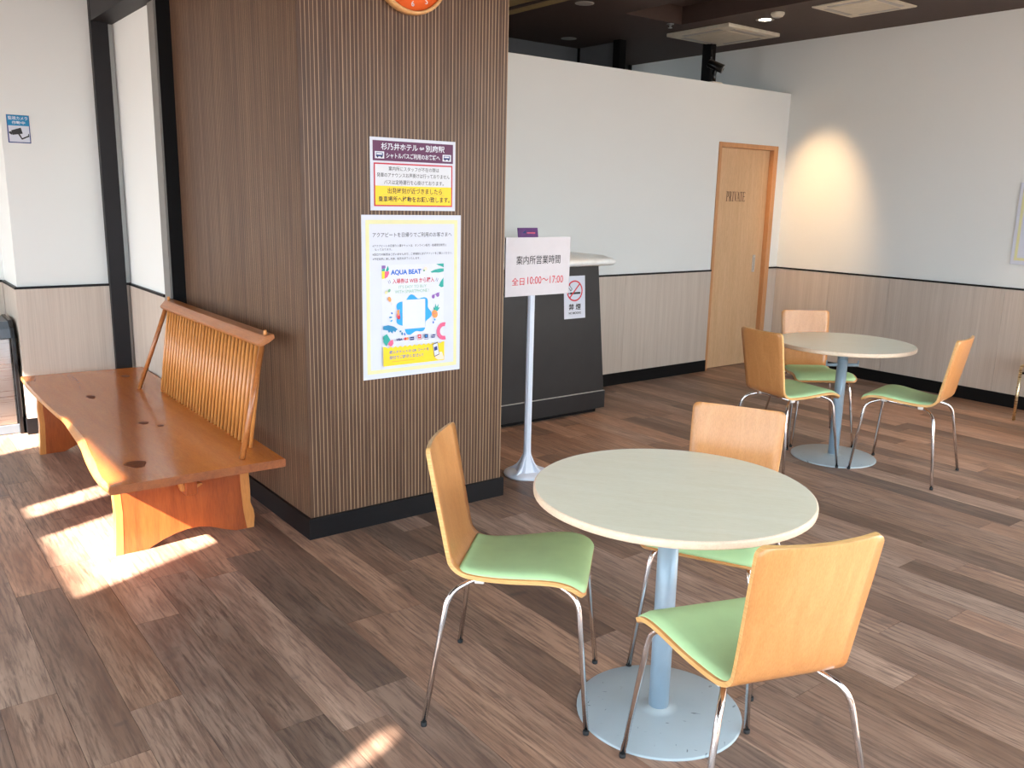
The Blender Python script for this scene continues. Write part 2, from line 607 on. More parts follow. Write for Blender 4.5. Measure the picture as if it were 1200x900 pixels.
# PRIVATE in thin serif capitals
def serif_word(x0, x1, z0, z1, y, parent, mat):
    H = z1 - z0
    t1, t2, sf = .010, .0045, .004
    cw = (x1 - x0) / 7.0
    m = MB()
    def bar(ax, az, bx, bz, th):
        d = Vector((bx - ax, bz - az)); n_ = Vector((-d.y, d.x)).normalized() * th / 2
        m.flat([(ax + n_.x, az + n_.y), (bx + n_.x, bz + n_.y), (bx - n_.x, bz - n_.y), (ax - n_.x, az - n_.y)], y, mat)
    for i, ch in enumerate('PRIVATE'):
        a = x0 + i * cw + cw * .08; b = a + cw * .80; c = (a + b) / 2
        def foot(x, z, w=.011):
            bar(x - w, z, x + w, z, sf)
        if ch in 'PR':
            bar(a + .008, z0, a + .008, z1, t1); foot(a + .008, z0); foot(a + .008, z1)
            bar(a + .008, z1, b - .006, z1, t2); bar(a + .008, z0 + H * .48, b - .006, z0 + H * .48, t2); bar(b - .004, z0 + H * .48, b - .004, z1, t1)
            if ch == 'R':
                bar(c, z0 + H * .48, b, z0, t1); foot(b, z0, .006)
        elif ch == 'I':
            bar(c, z0, c, z1, t1); foot(c, z0); foot(c, z1)
        elif ch == 'V':
            bar(a, z1, c, z0, t1); bar(b, z1, c, z0, t2); foot(a, z1, .009); foot(b, z1, .009)
        elif ch == 'A':
            bar(a, z0, c, z1, t2); bar(b, z0, c, z1, t1); bar(a + cw * .15, z0 + H * .35, b - cw * .15, z0 + H * .35, t2); foot(a, z0, .009); foot(b, z0, .009)
        elif ch == 'T':
            bar(c, z0, c, z1, t1); bar(a, z1, b, z1, t2); foot(c, z0); bar(a, z1, a, z1 - .012, sf); bar(b, z1, b, z1 - .012, sf)
        elif ch == 'E':
            bar(a + .006, z0, a + .006, z1, t1)
            for zz in (z0, z0 + H * .52, z1):
                bar(a, zz, b, zz, t2)
            bar(b, z0, b, z0 + .012, sf); bar(b, z1, b, z1 - .012, sf)
    return m.build('lettering', parent)
serif_word(6.235, 6.50, 1.505, 1.585, YP + .0343, leaf, 'door_print')

# rear space above the partition
struct(MB().box(1.56, 5.92, 6.70, 6.82, 0, CEIL, 'wall_rear_dim').build('wall_rear_near'))
struct(MB().box(5.92, XR, 7.12, 7.24, 0, CEIL, 'wall_rear_dim').box(5.88, 5.92, 6.14, 6.70, 0, CEIL, 'wall_rear_dim').build('wall_rear_far'))
struct(MB().box(5.807, 5.885, 6.05, 6.138, 0, CEIL, 'black_matte').build('trim_3'), 'black column behind the partition')
struct(MB().box(6.415, 6.482, 5.50, 5.60, 0, CEIL, 'black_matte').build('trim_4'), 'black post rising behind the security camera')
for i, (xx, yy) in enumerate(((5.885, 6.695), (6.99, 7.11))):
    struct(MB().box(xx - .02, xx + .008, yy - .02, yy + .003, 0, CEIL, 'black_matte').build('trim_%d' % (5 + i)))

# nook walls at the left
m = MB().box(.79, 1.44, YN, YN + .10, 0, CEIL, 'wall_white').box(.79, .89, YN + .10, 6.5, 0, CEIL, 'wall_white')
wn = struct(m.build('wall_nook'), 'white pier wall with pale wood-grain panels')
wainscot(wn, 'x', YN, .778, 1.43, [])
wainscot(wn, 'y', .79, YN, 6.40, [])
wr2 = struct(MB().box(1.43, 1.56, 5.09, YN, 0, CEIL, 'wall_white').build('wall_return'), 'white return wall beside the ribbed pillar')
wainscot(wr2, 'y', 1.43, 5.12, YN - .013, [])
wl2 = struct(MB().box(XW, .79, 6.40, 6.5, 0, CEIL, 'wall_white').build('wall_far_left'))
wainscot(wl2, 'x', 6.40, XW, .777, [-1.1, -.2])
struct(MB().box(.774, 1.414, YN - .016, YN, .895, .909, 'black_trim').box(.774, .79, YN, 6.384, .895, .909, 'black_trim')
       .box(1.414, 1.43, 5.12, YN, .895, .909, 'black_trim').box(XW, .774, 6.384, 6.40, .895, .909, 'black_trim').build('trim_7'))
struct(MB().box(.77, 1.41, YN - .02, YN, 0, .10, 'black_trim').box(.77, .79, YN, 6.38, 0, .10, 'black_trim')
       .box(1.41, 1.43, 5.12, YN, 0, .10, 'black_trim').box(XW, .77, 6.38, 6.40, 0, .10, 'black_trim').build('baseboard_nook'))
struct(MB().box(1.300, 1.395, YN - .05, YN, 0, CEIL, 'dark_steel').build('trim_8'), 'dark steel post against the nook wall')
m = MB().box(1.43, 1.56, 4.985, 5.09, 0, CEIL, 'black_matte')
m.box(1.418, 1.43, 4.99, 5.10, 0, CEIL, 'steel_side_lit')  # lighter grey paints in the light falling on this side of the post
struct(m.build('trim_9'), 'dark steel post between the pillar and the return wall')
struct(MB().box(1.302, 1.43, 5.0, YN, 2.463, CEIL, 'dark_steel').build('trim_10'), 'dark header over the nook')

# ribbed pillar
PX0, PX1, PY0, PY1 = 1.50, 2.535, 3.38, 4.98
pil = struct(empty('pillar', ((PX0 + PX1) / 2, (PY0 + PY1) / 2, 0)), 'square pillar clad in vertically ribbed brown panels')
cx, cy = (PX0 + PX1) / 2, (PY0 + PY1) / 2
MB().box(PX0 - cx + .006, PX1 - cx - .006, PY0 - cy + .006, PY1 - cy - .006, 0, CEIL, 'rib_dark').build('core', pil)
def ribs(a0, a1, depth0, depth1, axis):
    """proud dark ribs with pale recessed pinstripes between them"""
    m = MB()
    pitch = .0176
    n = int((a1 - a0) / pitch)
    pitch = (a1 - a0) / n
    rj = random.Random(3)
    for i in range(n):
        p = a0 + i * pitch
        ln = .0018 + rj.random() * .0026
        q = p + pitch - ln
        for s, e, mt, dp in ((p, q, 'rib_dark', depth0), (q, p + pitch, 'rib_line', depth0 + .0004 * (1 if depth1 > depth0 else -1))):
            if axis == 'x':
                m.box(s, e, min(dp, depth1), max(dp, depth1), .09, CEIL, mt)
            else:
                m.box(min(dp, depth1), max(dp, depth1), s, e, .09, CEIL, mt)
    return m
ribs(PX0 - cx, PX1 - cx, PY0 - cy, PY0 - cy + .0055, 'x').build('ribbed_panel', pil)
ribs(PY0 - cy + .0055, PY1 - cy, PX0 - cx, PX0 - cx + .0055, 'y').build('ribbed_panel', pil)
ribs(PY0 - cy + .0055, PY1 - cy, PX1 - cx, PX1 - cx - .0055, 'y').build('ribbed_panel', pil)
m = MB()
m.box(PX0 - .014, PX1 + .014, PY0 - .014, PY0, 0, .095, 'black_trim')
m.box(PX0 - .014, PX0, PY0, PY1, 0, .095, 'black_trim')
m.box(PX1, PX1 + .014, PY0, PY1, 0, .095, 'black_trim')
struct(m.build('baseboard_pillar'))

# unseen window walls (left of and behind the camera), glazing invented for daylight
HEAD, TRANS = 2.685, 2.04
def window_wall_left():
    w = struct(MB().box(XW - .12, XW, YF, 6.5, HEAD, CEIL, 'facade').box(XW - .12, XW, YF, 6.5, 0, .08, 'facade').build('wall_left'), 'shopfront wall')
    openings = [(-2.6, -1.6), (.39, .45), (.63, .69), (2.28, 3.00), (3.27, 3.45), (4.43, 4.95)]  # slots placed to shape the sun patches on bench and floor
    e = YF
    m = MB()
    for a, b in openings:
        if b - a < .1:
            m.box(XW - .05, XW, a, b, 2.50, HEAD, 'facade')
        m.box(XW - .05, XW, e, a, TRANS, HEAD, 'facade')
        e = b
    m.box(XW - .05, XW, e, 6.5, TRANS, HEAD, 'facade')
    m.build('sun_slot_fascia', w)  # unseen infill added to mask the sun between the slots
    i = 1
    for a, b in openings:
        win = struct(empty('window_%d' % i, (XW, (a + b) / 2, TRANS)))
        MB().box(-.03, -.024, -(b - a) / 2, (b - a) / 2, 0, (HEAD if b - a > .1 else 2.50) - TRANS, 'window_glass').build('pane', win)
        i += 1
    ys = [YF + .1 + k * 1.55 for k in range(7)]
    for a, b in zip(ys[:-1], ys[1:]):
        win = struct(empty('window_%d' % i, (XW, (a + b) / 2, .08)))
        h, hw = TRANS - .08, (b - a) / 2
        MB().box(-.05, 0, -hw, -hw + .04, 0, h, 'dark_steel').box(-.05, 0, hw - .04, hw, 0, h, 'dark_steel') \
            .box(-.05, 0, -hw + .04, hw - .04, 0, .05, 'dark_steel').box(-.05, 0, -hw + .04, hw - .04, h - .05, h, 'dark_steel').build('window_frame', win)
        MB().box(-.03, -.024, -hw + .04, hw - .04, .05, h - .05, 'window_glass').build('pane', win)
        i += 1
    MB().box(XW - .12, XW, ys[-1], 6.5, .08, TRANS, 'facade').build('wall_pier', w)
    struct(MB().box(XW - .95, XW - .05, YF, 6.5, TRANS - .06, TRANS, 'facade').build('sun_block_canopy'), 'unseen canopy added outside to block the sun')  # unseen slab added to keep direct sun off the lower glass
    return i
WI = window_wall_left()
SILL = .90
wf = struct(MB().box(XW - .12, XR + .12, YF - .12, YF, HEAD, CEIL, 'facade').box(XW - .12, XR + .12, YF - .12, YF, 0, SILL, 'wainscot').build('wall_front'), 'unseen wall with windows invented for daylight')  # unseen; sill and glazing invented to set the daylight from behind
for k in range(6):
    a, b = XW + k * 1.5, XW + (k + 1) * 1.5
    win = struct(empty('window_%d' % (WI + k), ((a + b) / 2, YF, SILL)))
    h, hw = HEAD - SILL, .75
    MB().box(-hw, -hw + .04, -.05, 0, 0, h, 'dark_steel').box(hw - .04, hw, -.05, 0, 0, h, 'dark_steel') \
        .box(-hw + .04, hw - .04, -.05, 0, 0, .05, 'dark_steel').box(-hw + .04, hw - .04, -.05, 0, h - .05, h, 'dark_steel').build('window_frame', win)
    MB().box(-hw + .04, hw - .04, -.03, -.024, .05, h - .05, 'window_glass').build('pane', win)

gr = struct(empty('window_%d' % (WI + 6), (2.5, (YF + YG) / 2, CEIL)), 'unseen glazed roof strip added behind the camera for top light')  # invented roof glazing, brightens upward-facing surfaces
hd_ = (YG - YF) / 2
for k in range(7):
    xx = -4.5 + k * 1.5
    MB().box(xx - .03, xx + .03, -hd_, hd_, 0, .08, 'dark_steel').build('glazing_bar', gr)
for k in range(6):
    xx = -3.75 + k * 1.5
    MB().box(xx - .72, xx + .72, -hd_, hd_, .04, .046, 'window_glass').build('pane', gr)

# ------------------------------------------------------------------ bench
def bench():
    root = empty('live_edge_bench', (1.02, 4.5, 0))
    tag(root, 'varnished live-edge slab bench with spindle backrest beside the ribbed pillar', 'bench')
    ox, oy = 1.02, 4.5
    ZT, TH = .40, .035
    # front edge: (y, x of the top arris, x of the outer bulge)
    fr = [(3.365, .694, .686), (3.42, .694, .684), (3.50, .693, .678), (3.60, .702, .680), (3.72, .717, .688), (3.85, .728, .700), (3.95, .738, .712),
          (4.06, .752, .724), (4.18, .760, .732), (4.30, .762, .738), (4.42, .764, .744), (4.52, .762, .750), (4.65, .746, .752), (4.85, .740, .744),
          (5.05, .737, .738), (5.25, .735, .733), (5.45, .738, .732), (5.60, .741, .735), (5.715, .742, .738)]
    back = [(3.34, 1.378), (3.8, 1.385), (4.5, 1.40), (5.1, 1.41), (5.66, 1.412)]
    def bx(y):
        for (a, xa), (b, xb) in zip(back[:-1], back[1:]):
            if y <= b:
                return xa + (xb - xa) * max(0, (y - a)) / (b - a)
        return back[-1][1]
    m = MB()
    rows = []
    for i, (y, xt, xo) in enumerate(fr):
        yb = y + (-.02 if i == 0 else (-.05 if i == len(fr) - 1 else 0))
        xb = bx(yb)
        ring = [(xt, y, ZT), (xt - .005, y, ZT - .003), (min(xo, xt - .006), y, ZT - .018), (xo + .004, y, ZT - .034), (xo + .016, y, ZT - TH),
                (xb - .004, yb, ZT - TH), (xb, yb, ZT - TH + .004), (xb, yb, ZT - .004), (xb - .004, yb, ZT)]
        b0 = len(m.v)
        m.v += [(a - ox, b - oy, c) for a, b, c in ring]
        rows.append(b0)
    for a, b in zip(rows[:-1], rows[1:]):
        n = 9
        for i in range(n):
            j = (i + 1) % n
            mt = 'bench_top' if i in (4, 8) else ('bench_sap' if i in (0, 1, 2) else 'bench_edge')
            m.face((a + i, a + j, b + j, b + i), mt, i in (0, 1, 2, 3))
    m.face([rows[0] + i for i in range(9)], 'bench_edge')
    m.face([rows[-1] + i for i in range(9)][::-1], 'bench_edge')
    slab = m.build('seat_slab', root)
    for x, y, a, b in ((.845, 3.60, .040, .055), (1.045, 4.25, .022, .03), (.96, 4.95, .02, .045), (1.25, 5.42, .025, .04), (1.10, 4.16, .014, .02)):
        k = MB()
        k.lathe([(1, 0), (.85, .0006)], 'knot_dark', 14)
        k.v = [(p[0] * a * (1 + .2 * math.sin(3 * p[1])) + x - ox, p[1] * b + y - oy, p[2] + ZT) for p in k.v]
        k.build('knot', slab)
    # legs: thick planks with bark-side edges and an arched foot
    def leg(y0, y1, flip):
        L = MB()
        out = [(.772, .358), (.764, .266), (.767, .18), (.762, .09), (.755, 0), (.881, 0), (.915, .016), (.95, .031), (1.0, .046), (1.05, .055), (1.10, .054),
               (1.15, .043), (1.205, .020), (1.262, 0), (1.344, 0), (1.349, .05), (1.345, .085), (1.332, .12), (1.333, .18), (1.330, .26), (1.322, .358)]
        L.prism([(x - ox, z) for x, z in out], y0 - oy, y1 - oy, 'bench_leg', 'bench_leg')
        o = L.build('leg', root)
        S = MB()
        sl = [(.772, .357), (.764, .266), (.767, .18), (.762, .09), (.755, 0), (.786, 0), (.79, .09), (.794, .18), (.790, .266), (.795, .357)]
        S.prism([(x - ox - .001, z) for x, z in sl], y0 - oy - .0015, y1 - oy + .0015, 'bench_sap')
        S.build('sapwood_edge', o)
        S = MB()
        sr = [(1.292, .357), (1.290, .26), (1.292, .18), (1.298, .09), (1.312, 0), (1.344, 0), (1.349, .05), (1.345, .085), (1.332, .12), (1.333, .18), (1.330, .26), (1.322, .357)]
        S.prism([(x - ox + .001, z) for x, z in sr], y0 - oy - .0015, y1 - oy + .0015, 'bench_sap')
        S.build('sapwood_edge', o)
    leg(3.66, 3.705, False)
    leg(5.385, 5.43, True)
    MB().box(1.035 - ox, 1.085 - ox, 3.60 - oy, 5.49 - oy, .225, .30, 'bench_leg').build('stretcher', root, bevel=.004)
    for y in (3.628, 5.462):
        MB().prism([(1.012 - ox, .275), (1.020 - ox, .245), (1.064 - ox, .236), (1.112 - ox, .262), (1.10 - ox, .268), (1.06 - ox, .252), (1.035 - ox, .258), (1.03 - ox, .28)],
                   y - .012 - oy, y + .012 - oy, 'bench_sap').build('wedge', root)
    # backrest
    xb0, xb1, zt = 1.318, 1.385, .872
    N = 30
    for i in range(N):
        y = 3.585 + (4.915 - 3.585) * i / (N - 1)
        MB().tube([(xb0 - ox, y - oy, ZT - .004), (xb0 + (xb1 - xb0) * .5 - ox, y - oy, (ZT + zt) / 2), (xb1 - ox, y - oy, zt)], .0095, 'bench_rod', 8,
                  rs=[.0085, .0105, .0085]).build('spindle', root)
    rail = [(1.352, .862), (1.362, .848), (1.398, .862), (1.428, .882), (1.424, .902), (1.382, .896)]
    MB().prism([(x - ox, z) for x, z in rail], 3.535 - oy, 4.985 - oy, 'bench_rail', 'bench_rail', 'xz').build('top_rail', root, bevel=.004)
    for y0, y1 in ((3.442, 3.562), (5.030, 4.955)):
        MB().tube([(1.226 - ox, y0 - oy, ZT - .003), (1.383 - ox, y1 - oy, .868)], .012, 'bench_rail', 10, rs=[.0115, .0125]).build('prop', root)
        MB().lathe([(.008, .89), (.008, .914), (.005, .918)], 'bench_rod', 10, (1.395 - ox, y1 - oy, 0)).build('peg', root)
bench()

# ------------------------------------------------------------------ tables
def make_table(label, loc, rz):
    root = tag(empty('round_table', loc, rz), label, 'table', 'round cafe tables')
    prof = [(.02, .679), (.389, .679), (.394, .6815), (.395, .685), (.395, .696), (.394, .6995), (.390, .702)]
    m = MB()
    m.lathe(prof, 'table_edge', 72, cap=False)
    n = 72
    b = len(m.v)
    m.v += [(.390 * math.cos(2 * math.pi * i / n), .390 * math.sin(2 * math.pi * i / n), .702) for i in range(n)]
    m.face(range(b, b + n), 'table_top')
    m.face(list(range(0, n))[::-1], 'table_edge')
    m.build('table_top', root)
    MB().lathe([(.03, .012), (.03, .645)], 'table_metal', 28).build('pole', root)
    MB().lathe([(.11, .664), (.11, .679)], 'table_metal', 28).lathe([(.031, .60), (.031, .664)], 'table_metal', 24).build('mount', root)
    bm_ = MB().lathe([(.245, .0), (.245, .005), (.241, .0075), (.06, .012), (.036, .013), (.033, .02), (.0, .02)], 'table_base', 64, cap=False)
    bm_.build('base', root)
    for s in (-1, 1):
        hk = MB()
        hk.tube(fillet([(s * .028, 0, .566), (s * .092, 0, .566)], .01), .010, 'table_metal', 10)
        hk.tube([(s * .094, 0, .557), (s * .094, 0, .593)], .0045, 'table_metal', 8)
        hk.build('bag_hook', root)
    return root
T1 = make_table('pale round pedestal table standing closer to the wooden bench, scuffed base', (1.792, 1.572, 0), R(-52))
T2 = make_table('pale round pedestal table standing closer to the PRIVATE door', (4.637, 2.811, 0), R(-37))

# ------------------------------------------------------------------ cafe chairs
PROF = [(-.250, .803, .160), (-.237, .742, .159), (-.222, .670, .157), (-.205, .595, .154), (-.190, .530, .152), (-.176, .480, .151),
        (-.158, .450, .151), (-.130, .434, .153), (-.095, .430, .158), (-.050, .431, .165), (.0, .435, .174), (.05, .441, .182),
        (.10, .447, .189), (.145, .4485, .194), (.18, .443, .197), (.205, .431, .198), (.222, .414, .197)]
def catmull(P, n):
    out = []
    for i in range(len(P) - 1):
        p0 = P[max(i - 1, 0)]; p1 = P[i]; p2 = P[i + 1]; p3 = P[min(i + 2, len(P) - 1)]
        for k in range(n):
            t = k / n
            out.append(tuple(.5 * (2 * p1[j] + (p2[j] - p0[j]) * t + (2 * p0[j] - 5 * p1[j] + 4 * p2[j] - p3[j]) * t * t +
                                   (3 * p1[j] - p0[j] - 3 * p2[j] + p3[j]) * t ** 3) for j in range(len(p1))))
    out.append(tuple(P[-1]))
    return out
SEC = catmull(PROF, 3)
# extra rows at the two ends for the rounded corners
def resample():
    L = [0]
    for a, b in zip(SEC[:-1], SEC[1:]):
        L.append(L[-1] + math.hypot(b[0] - a[0], b[1] - a[1]))
    tot = L[-1]
    def at(s):
        for i in range(len(SEC) - 1):
            if s <= L[i + 1] + 1e-9:
                t = (s - L[i]) / (L[i + 1] - L[i])
                return tuple(SEC[i][j] + (SEC[i + 1][j] - SEC[i][j]) * t for j in range(3))
        return SEC[-1]
    return at, tot
AT, TOT = resample()
def shell_rows(s0, s1, rc0, rc1, inset, nmid=44, nc=6):
    """rows (x, z, half width, nx, nz) from s0 to s1 with rounded corners of radius rc"""
    ss = []
    for k in range(nc):
        ss.append(s0 + rc0 * (1 - math.cos(math.pi / 2 * k / nc)))
    for k in range(nmid + 1):
        ss.append(s0 + rc0 + (s1 - rc1 - s0 - rc0) * k / nmid)
    for k in range(1, nc + 1):
        ss.append(s1 - rc1 + rc1 * math.sin(math.pi / 2 * k / nc))
    rows = []
    for s in ss:
        x, z, w = AT(s)
        a, b = AT(max(0, s - .004)), AT(min(TOT, s + .004))
        tx, tz = b[0] - a[0], b[1] - a[1]
        l = math.hypot(tx, tz)
        nx, nz = -tz / l, tx / l          # towards the sitter
        w -= inset
        if s < s0 + rc0:
            d = s0 + rc0 - s
            w -= rc0 - math.sqrt(max(0, rc0 * rc0 - d * d))
        if s > s1 - rc1:
            d = s - s1 + rc1
            w -= rc1 - math.sqrt(max(0, rc1 * rc1 - d * d))
        rows.append((s, x, z, w, nx, nz))
    return rows
def surf(rows, off0, off1, mat_top, mat_bot, mat_edge, dish, nw=10, puff=0.0):
    """solid between two offsets of the profile surface; dish(s) bows the section"""
    m = MB()
    layers = []
    for off in (off0, off1):
        base = len(m.v)
        for ri, (s, x, z, w, nx, nz) in enumerate(rows):
            for i in range(nw + 1):
                t = -1 + 2 * i / nw
                d = dish(s) * (t * t)
                o = off + d
                if off == off1 and puff:
                    e = min(1.0, (1 - abs(t)) * 5, ri / 4, (len(rows) - 1 - ri) / 4)
                    o = off0 + d + (off1 - off0) * (.25 + .75 * math.sin(e * math.pi / 2))
                m.v.append((x + nx * o, t * w, z + nz * o))
        layers.append(base)
    W_ = nw + 1
    for a, mt in ((layers[0], mat_bot), (layers[1], mat_top)):
        for r in range(len(rows) - 1):
            for i in range(nw):
                m.face((a + r * W_ + i, a + r * W_ + i + 1, a + (r + 1) * W_ + i + 1, a + (r + 1) * W_ + i), mt, True)
    a, b = layers
    for r in range(len(rows) - 1):
        for i in (0, nw):
            m.face((a + r * W_ + i, a + (r + 1) * W_ + i, b + (r + 1) * W_ + i, b + r * W_ + i), mat_edge)
    for r in (0, len(rows) - 1):
        for i in range(nw):
            m.face((a + r * W_ + i, a + r * W_ + i + 1, b + r * W_ + i + 1, b + r * W_ + i), mat_edge)
    return m
def dish(s):
    t = s / TOT
    if t < .45:
        return .016 * (1 - t / .45) ** .5 if t < .45 else 0
    return 0.0
def make_chair():
    root = empty('cafe_chair')
    rows = shell_rows(0, TOT, .022, .028, 0)
    surf(rows, -.006, .006, 'chair_ply', 'chair_ply', 'chair_edge', dish).build('plywood_shell', root)
    s_a, s_b = None, TOT - .006
    s = 0
    while AT(s)[0] < -.25 or AT(s)[1] > .446 or s < .3:
        s += .002
    pr = shell_rows(s + .004, s_b, .02, .022, .009, 26)
    surf(pr, .0062, .0175, 'chair_green', 'chair_green', 'chair_green', lambda s: 0.0, 12, 1).build('seat_pad', root)
    for sy in (1, -1):
        fl = MB().tube(fillet([(.245, sy * .197, .006), (.205, sy * .155, .395), (.13, sy * .125, .424), (.01, sy * .12, .417)], [.045, .02], 8), .0082, 'chrome', 12).build('leg', root)
        MB().lathe([(.0088, 0), (.0094, .003), (.0092, .012)], 'rubber_black', 12, (.244, sy * .197, 0)).build('foot_tip', fl)
        rl = MB().tube(fillet([(-.222, sy * .244, .006), (-.168, sy * .175, .385), (-.105, sy * .125, .411), (.008, sy * .12, .417)], [.05, .02], 8), .0082, 'chrome', 12).build('leg', root)
        MB().lathe([(.0088, 0), (.0094, .003), (.0092, .012)], 'rubber_black', 12, (-.221, sy * .244, 0)).build('foot_tip', rl)
        for xx, zz in ((-.085, .413), (.11, .425)):
            MB().box(xx - .014, xx + .014, sy * .124 - .013, sy * .124 + .013, zz - .009, zz + .012, 'clip_white').build('clip', root, bevel=.003)
    MB().tube([(-.08, -.124, .411), (-.08, .124, .411)], .0075, 'chrome', 10).build('crossbar', root)
    MB().tube([(.115, -.124, .423), (.115, .124, .423)], .0075, 'chrome', 10).build('crossbar', root)
    return root
proto = make_chair()
CH = [('green-padded plywood chair at the table by the bench, its back towards the bench', 1.506, 1.920, -46.4),
      ('green-padded plywood chair at the table by the bench, its back towards the other table', 2.195, 1.726, 206.3),
      ('green-padded plywood chair at the table by the bench, facing the posters on the pillar', 1.650, 1.177, 70.7),
      ('green-padded plywood chair between the PRIVATE door and the table closer to it', 4.895, 3.165, 234.6),
      ('green-padded plywood chair at the table closer to the PRIVATE door, back towards the sign stand', 4.240, 2.900, -10.0),
      ('green-padded plywood chair drawn back clear of the table closer to the PRIVATE door', 4.721, 2.406, 101.0)]
for i, (lb, x, y, a) in enumerate(CH):
    c = proto if i == 0 else copy_tree(proto)
    c.location = (x, y, 0)
    c.rotation_euler = (0, 0, R(a))
    tag(c, lb, 'chair', 'green-padded cafe chairs')

# ------------------------------------------------------------------ gold-framed chair at the right wall
g = tag(empty('gold_frame_chair', (6.55, 2.36, 0)), 'gold tube-framed chair with tan seat beside the long panelled wall', 'chair')
for sx in (0, .40):
    for sy, nm in ((.225, 1), (-.225, -1)):
        MB().tube([(sx, sy, .006), (sx, sy, .37)], .0105, 'gold_tube', 12).build('leg', g)
    MB().tube(fillet([(sx, .225, .36), (sx, .225, .415), (sx, -.225, .415), (sx, -.225, .36)], .05), .0105, 'gold_tube', 12).build('seat_frame', g)
MB().tube([(0, .21, .355), (0, -.21, .355)], .008, 'black_matte', 8).build('stretcher', g)
MB().box(-.02, .40, -.20, .20, .418, .47, 'seat_brown').build('seat', g, bevel=.018, seg=3)
MB().box(.395, .425, -.19, .19, .52, .86, 'seat_brown').build('backrest', g, bevel=.012, seg=3)
for sy in (-.2, .2):
    MB().tube([(.40, sy, .40), (.425, sy, .88)], .0105, 'gold_tube', 12).build('back_post', g)

# ------------------------------------------------------------------ reception counter
def counter():
    root = tag(empty('reception_counter', (3.55, 4.6, 0)), 'charcoal reception counter with a white top behind the sign stand', 'counter')
    ox, oy = 3.55, 4.6
    MB().box(2.75 - ox, 4.18 - ox, 4.44 - oy, 4.95 - oy, 0, .031, 'black_matte').build('toe_kick', root)
    MB().box(2.70 - ox, 4.23 - ox, 4.40 - oy, 5.0 - oy, .031, .155, 'counter_dark').build('plinth', root, bevel=.002)
    MB().box(2.70 - ox, 4.228 - ox, 4.398 - oy, 5.0 - oy, .155, .1595, 'lamp_grey').build('plinth_strip', root)
    b = [(2.70, 4.408, .1595), (4.222, 4.408, .1595), (2.70, 5.0, .1595), (4.222, 5.0, .1595), (2.70, 4.468, 1.045), (4.180, 4.468, 1.045), (2.70, 5.0, 1.045), (4.180, 5.0, 1.045)]
    MB().hexa([(x - ox, y - oy, z) for x, y, z in b], 'counter_dark').build('front_panel', root, bevel=.002)
    # top with a soft lip
    m = MB()
    prof = [(4.46, 1.046), (4.40, 1.048), (4.372, 1.060), (4.366, 1.076), (4.374, 1.090), (4.40, 1.097), (4.44, 1.100), (4.50, 1.113), (4.99, 1.113), (4.99, 1.046)]
    for x, k in ((2.66, 1), (4.24, 1), (4.27, .8), (4.285, .45)):
        for y, z in prof:
            m.v.append((x - ox, (4.5 + (y - 4.5) * (k if y < 4.6 else 1)) - oy, 1.075 + (z - 1.075) * k))
    n = len(prof)
    for a in range(3):
        for i in range(n):
            j = (i + 1) % n
            m.face((a * n + i, a * n + j, (a + 1) * n + j, (a + 1) * n + i), 'counter_white', True)
    m.face(range(n), 'counter_white'); m.face(range(3 * n, 4 * n), 'counter_white')
    m.build('counter_top', root)
counter()
h = tag(empty('leaflet_holder', (3.667, 4.62, 1.113)), 'small purple printed card holder on the white counter top', 'card holder')
MB().hexa([(-.085, -.02, .005), (.085, -.02, .005), (-.085, -.012, .005), (.085, -.012, .005), (-.082, .012, .185), (.086, .012, .185), (-.082, .02, .185), (.086, .02, .185)], 'holder_purple').build('card', h)
MB().box(-.088, .088, -.03, .035, 0, .006, 'holder_purple').build('foot', h)
MB().flat([(-.05, .15), (-.02, .172), (-.02, .15)], .004, 'ink_navy').flat([(-.01, .148), (.06, .146), (.06, .156), (-.01, .156)], .004, 'ink_pink').build('print', h)

# no smoking sign on the counter front (panel leans back)
ns = tag(empty('no_smoking_sign', (3.952, 4.4428, .688)), 'white no-smoking notice with red ban circle on the charcoal counter', 'sign')
ns.rotation_euler = (-math.atan2(.06, .8855), 0, 0)
MB().box(-.096, .096, -.0015, 0, 0, .292, 'paper').build('sheet', ns)
def ring(c, r0, r1, y, mat, n=40, a0=0, a1=2 * math.pi):
    m = MB()
    for i in range(n):
        p, q = a0 + (a1 - a0) * i / n, a0 + (a1 - a0) * (i + 1) / n
        m.flat([(c[0] + r0 * math.cos(p), c[1] + r0 * math.sin(p)), (c[0] + r1 * math.cos(p), c[1] + r1 * math.sin(p)),
                (c[0] + r1 * math.cos(q), c[1] + r1 * math.sin(q)), (c[0] + r0 * math.cos(q), c[1] + r0 * math.sin(q))], y, mat)
    return m
def disc(c, r, y, mat, n=24, ry=None, rot=0):
    ry = ry or r
    return MB().flat([(c[0] + r * math.cos(a) * math.cos(rot) - ry * math.sin(a) * math.sin(rot), c[1] + r * math.cos(a) * math.sin(rot) + ry * math.sin(a) * math.cos(rot))
                      for a in [2 * math.pi * i / n for i in range(n)]], y, mat)
m = MB().flat([(-.042, .167), (.052, .167), (.052, .181), (-.042, .181)], -.0022, 'ink_black')
m.flat([(-.056, .169), (-.046, .169), (-.046, .179), (-.056, .179)], -.0022, 'ink_black')
m.build('cigarette', ns)
m = MB()
for k in range(2):
    pts = [(-.035 - .014 * k + .010 * math.sin(t * .9 + k), .190 + t * .0075) for t in range(7)]
    for p, q in zip(pts[:-1], pts[1:]):
        m.flat([(p[0] - .003, p[1]), (p[0] + .003, p[1]), (q[0] + .003, q[1]), (q[0] - .003, q[1])], -.0022, 'ink_black')
m.build('smoke_mark', ns)
m = ring((0, .190), .062, .072, -.0028, 'ink_red')
d = Vector((.047, .047)); n_ = Vector((-.0035, .0035))
